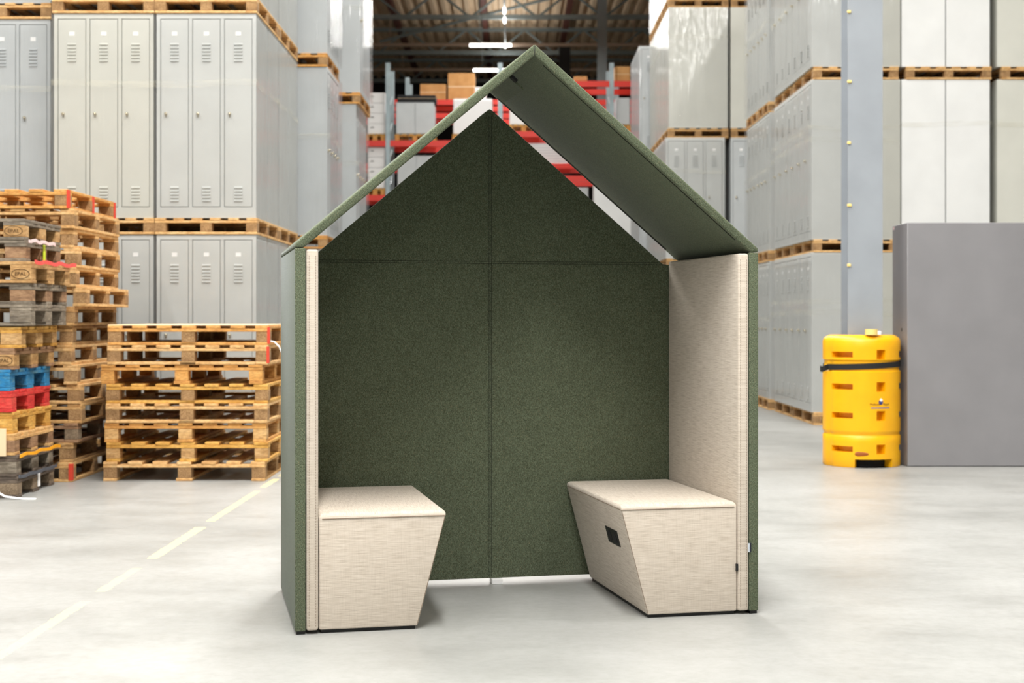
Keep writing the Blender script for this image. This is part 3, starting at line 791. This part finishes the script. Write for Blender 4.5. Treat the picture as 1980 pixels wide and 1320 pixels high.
gc = thing('sheet_metal_cabinet', 'large dark grey sheet metal cabinet standing beside the yellow protector', 'cabinet', (3.216, 11.78, 0))
MB().box(0, 1.25, 0, .46, .004, 1.985, .004).build('body', 'cabinet_grey', gc, True)
MB().box(-.002, .002, .16, .18, 1.10, 1.125).build('lock_hole', 'black_plastic', gc)
MB().box(-.003, .0, .40, .43, 1.95, 1.975).build('sticker', 'strap_pink', gc)
MB().box(.02, 1.22, .03, .44, 0, .0045).build('plinth', 'black_plastic', gc)

# ------------------------------------------------------------------ roof steel, lights
def at(px, py, Y): return ((px-CX)/FPX*Y, Y, CAMH+(HY-py)/FPX*Y)
TRN = ['nearer', 'middle', 'farther']
for q, Y in enumerate((44.5, 50.5, 56.5)):
    tr_ = thing('roof_truss', f'grey steel lattice truss across the far hall, the {TRN[q]} of three', 'truss', (0, Y, 0))
    zb_, zt_ = 10.42, 11.22
    MB().box(-15.99, 15.99, -.06, .06, zb_-.07, zb_+.07).build('bottom_chord', 'truss_grey', tr_)
    MB().box(-15.99, 15.99, -.06, .06, zt_-.06, zt_+.06).build('top_chord', 'truss_grey', tr_)
    m = MB(); x = -15.6+.7*q
    while x < 15:
        m.cyl((x, 0, zb_), (x+1.0, 0, zt_), .04, n=6).cyl((x+1.0, 0, zt_), (x+2.0, 0, zb_), .04, n=6); x += 2.05
    m.build('lattice', 'truss_grey', tr_)
for k, x in enumerate((-3.95, -.92, 1.86)):
    tag(MB().box(x-.09, x+.09, 18, 61.9, ZD-.19, ZD-.001).build('roof_purlin', 'purlin_brown'), f'red-brown purlin running away under the roof deck, {["nearest the pallet side", "beside the light row", "nearest the far column"][k]}', 'purlin')
for k, (py, Y) in enumerate(((87, 47.5), (135, 53))):
    p = at(0, py, Y); tag(MB().box(-15.9, 15.9, Y-.05, Y+.05, p[2]-.05, p[2]+.05).cyl((-4, Y, p[2]), (-4, Y, ZD+.05), .015, n=6).cyl((4, Y, p[2]), (4, Y, ZD+.05), .015, n=6).build('cable_tray', 'conduit_beige'), f'beige cable tray across the hall, the {["nearer", "farther"][k]} of two', 'cable tray')
# diagonal brace
a_, b_2 = at(735, 80, 47), at(1090, -10, 45)
tag(MB().cyl(a_, b_2, .05, n=8).build('wind_brace', 'truss_grey'), 'grey diagonal brace under the roof deck', 'brace')
p = at(1092, 90, 48); tag(MB().box(p[0]-.18, p[0]+.18, 47.8, 48.2, 0, p[2], .01).build('upright_duct', 'black_soft'), 'black upright duct beyond the roof ridge of the booth', 'duct')
ltag = ['nearest crosswise', 'far crosswise']
for k, (px0, px1, py, Y) in enumerate(((908, 989, 88, 44.2), (915, 990, 136, 49.0))):
    a0, a1 = at(px0, py, Y), at(px1, py, Y)
    o = thing('tube_light', f'glowing {ltag[k]} tube light under the roof', 'light', (a0[0], Y, a0[2]))
    MB().cyl((0, 0, 0), (a1[0]-a0[0], 0, 0), .045, n=10).build('tube', 'tube_light', o)
    MB().box(0, a1[0]-a0[0], -.05, .05, .045, .09).build('housing', 'white_paint', o)
    MB().cyl((.3, 0, .09), (.3, 0, ZD-a0[2]), .008, n=6).build('hanger', 'galvanised', o)
tr_ = thing('light_rail', 'row of glowing end-on tube lights on a rail along the aisle', 'light', (-.21, 0, 0))
MB().box(-.02, .02, 30, 46, 9.69, 9.74).build('rail', 'galvanised', tr_)
for y in (37.6, 39.5, 40.8, 44.6): MB().cyl((0, y, 9.62), (0, y+.55, 9.62), .04, n=10).build('tube', 'tube_light', tr_)
MB().cyl((0, 36, 9.74), (0, 36, ZD), .01, n=6).cyl((0, 45, 9.74), (0, 45, ZD), .01, n=6).build('hanger', 'galvanised', tr_)

# ------------------------------------------------------------------ far racks
RY = 32.0; s32 = FPX/RY
zl = lambda py, Y=RY: CAMH+(HY-py)/FPX*Y
def rack(label, Y, xs, levels, top):
    o = thing('pallet_rack', label, 'rack', (0, Y, 0))
    for x in xs:
        for dy in (0, 1.1):
            MB().box(x-.05, x+.05, dy-.04, dy+.04, 0, top).build('upright', 'galvanised', o)
        m = MB(); z = .3
        while z < top-.6: m.cyl((x, 0, z), (x, 1.1, z+.55), .018, n=6); z += .6
        m.build('bracing', 'galvanised', o)
    for k in range(len(xs)-1):
        for z in levels[k]:
            for dy in (-.02, 1.12): MB().box(xs[k]+.052, xs[k+1]-.052, dy-.03, dy+.03, z-.13, z).build('beam', 'rack_red', o)
    return o
xs = [-5.2, -2.74, -.26, 2.2, 4.66]
lv = [[1.5, zl(377), zl(272)], [1.5, zl(377), zl(272)], [1.5, zl(340), zl(254), zl(157)], [1.5, zl(340), zl(254), zl(157)]]
rack('red and galvanised pallet rack across the far end of the aisle', RY, xs, lv, zl(122))
RY2 = 36.0
lv2 = [[z for z in (zl(470, RY2), zl(316, RY2), zl(219, RY2), zl(193, RY2))]]*4
rack('second red pallet rack standing behind the first', RY2, [-5.2, -2.6, 0.0, 2.6, 5.2], lv2, zl(150, RY2))
def on(px0, px1, py1, Y): return (px0-CX)/FPX*Y, (px1-CX)/FPX*Y
def rbase(x, y, z, w, d, label): return pallet(x, y, z+.002, label, 'run', 'wood_yellow', 'wood_orange', w, d, 0, 'pallets on the rack')
# white drawer cabinets
def drawer_cab(x0, x1, z, label):
    w = x1-x0; o = thing('drawer_cabinet', label, 'cabinet', (x0, RY+.05, z))
    MB().box(0, w, .02, .6, 0, .92).build('body', 'white_paint', o)
    for k in range(4):
        d = MB().box(.006, w-.006, 0, .0195, .01+k*.228, .228+k*.228, .003).build('drawer', 'white_paint', o)
        MB().box(w/2-.12, w/2-.05, -.01, 0, .14+k*.228, .155+k*.228).build('handle', 'black_plastic', d)
for (pb, nm) in ((272, 'upper'), (377, 'lower')):
    z = zl(pb)+.002; rbase(-3.03, RY+.45, z, .46, .9, f'small pallet under the white drawers on the {nm} rack level')
    drawer_cab(-3.20, -2.815, z+.149, f'white four-drawer cabinet on the {nm} level of the far rack')
def wrapped(px0, px1, py0, level_py, label, mat='locker_cool', Y=RY, n=2):
    x0, x1 = on(px0, px1, 0, Y); z0 = zl(level_py, Y)+.148; z1 = zl(py0, Y)
    rbase((x0+x1)/2, Y+.48, z0-.147, x1-x0+.04, .9, 'wooden pallet under the '+label)
    o = thing('wrapped_cabinet', label, 'cabinet', (x0, Y+.06, z0)); w = x1-x0; h = z1-z0
    MB().box(0, w, .02, .7, 0, h, .01).build('body', mat, o)
    for k in range(n): MB().box(k*w/n+.01, (k+1)*w/n-.01, 0, .0195, .02, h-.03, .003).build('door', mat, o)
wrapped(765, 839, 196, 272, 'grey double cabinet on the upper level of the far rack', n=2)
wrapped(768, 842, 300, 377, 'grey double cabinet on the lower level of the far rack', n=2)
wrapped(876, 952, 190, 272, 'white cabinet on the far rack behind the booth ridge', 'white_paint', n=1)
wrapped(1192, 1219, 188, 254, 'narrow grey cabinet on the rack beside the far column', n=1)
wrapped(985, 1040, 200, 254, 'pale cabinet on the rack seen through the roof gap', 'white_paint', n=1)
def carton(px0, px1, py0, py1, Y, label, mat='cardboard', dep=.6):
    x0, x1 = on(px0, px1, 0, Y); z0, z1 = zl(py1, Y), zl(py0, Y)
    o = tag(MB().box(0, x1-x0, 0, dep, 0, z1-z0, .008).build('carton', mat), label, 'box'); o.location = (x0, Y+.05, z0)
    MB().box(.0, x1-x0, -.003, 0.0, (z1-z0)*.48, (z1-z0)*.52).build('tape', 'card_tan', o)
    return o
t = NT('cardboard'); v = t.coord(rnd=True); nn_ = t.noise(v, 4, 3)
t.l(t.ramp(nn_, [(.3, (176, 128, 74)), (.7, (198, 150, 94))]), t.b.inputs['Base Color']); t.b.inputs['Roughness'].default_value = .85; MATS['cardboard'] = t.m
YB = 36.1
carton(866, 918, 141, 193, YB, 'large brown cardboard box high on the rear rack')
carton(812, 862, 162, 193, YB, 'flat brown cardboard box beside the large one on the rear rack')
carton(768, 842, 183, 195.5, RY, 'dark shallow bin lying on the upper grey cabinet of the far rack', 'black_soft', dep=.6)
carton(918, 940, 168, 193, YB, 'white box beside the large cardboard box on the rear rack', 'white_paint')
carton(1110, 1136, 147, 157, RY, 'low brown box on the top beam beside the far column', dep=.5)
carton(1189, 1219, 128, 157, RY, 'brown wooden crate on the top beam by the far column', dep=.5)
x0, x1 = on(1005, 1100, 0, RY2); cr = thing('slatted_crate', 'white slatted crate on the rear rack seen through the roof gap', 'crate', (x0, RY2+.06, zl(316, RY2)))
m = MB(); hh = zl(274, RY2)-zl(316, RY2)
for k in range(8): m.box(0, x1-x0, 0, .02, .01+k*hh/8, .01+k*hh/8+hh/13)
m.build('slats', 'white_paint', cr); MB().box(0, x1-x0, .03, .7, 0, hh).build('body', 'locker_cool', cr)
x0, x1 = on(1040, 1141, 0, RY)
wrapped(1040, 1138, 362, 440, 'pale grey cabinet low on the rack seen through the roof gap', n=2)
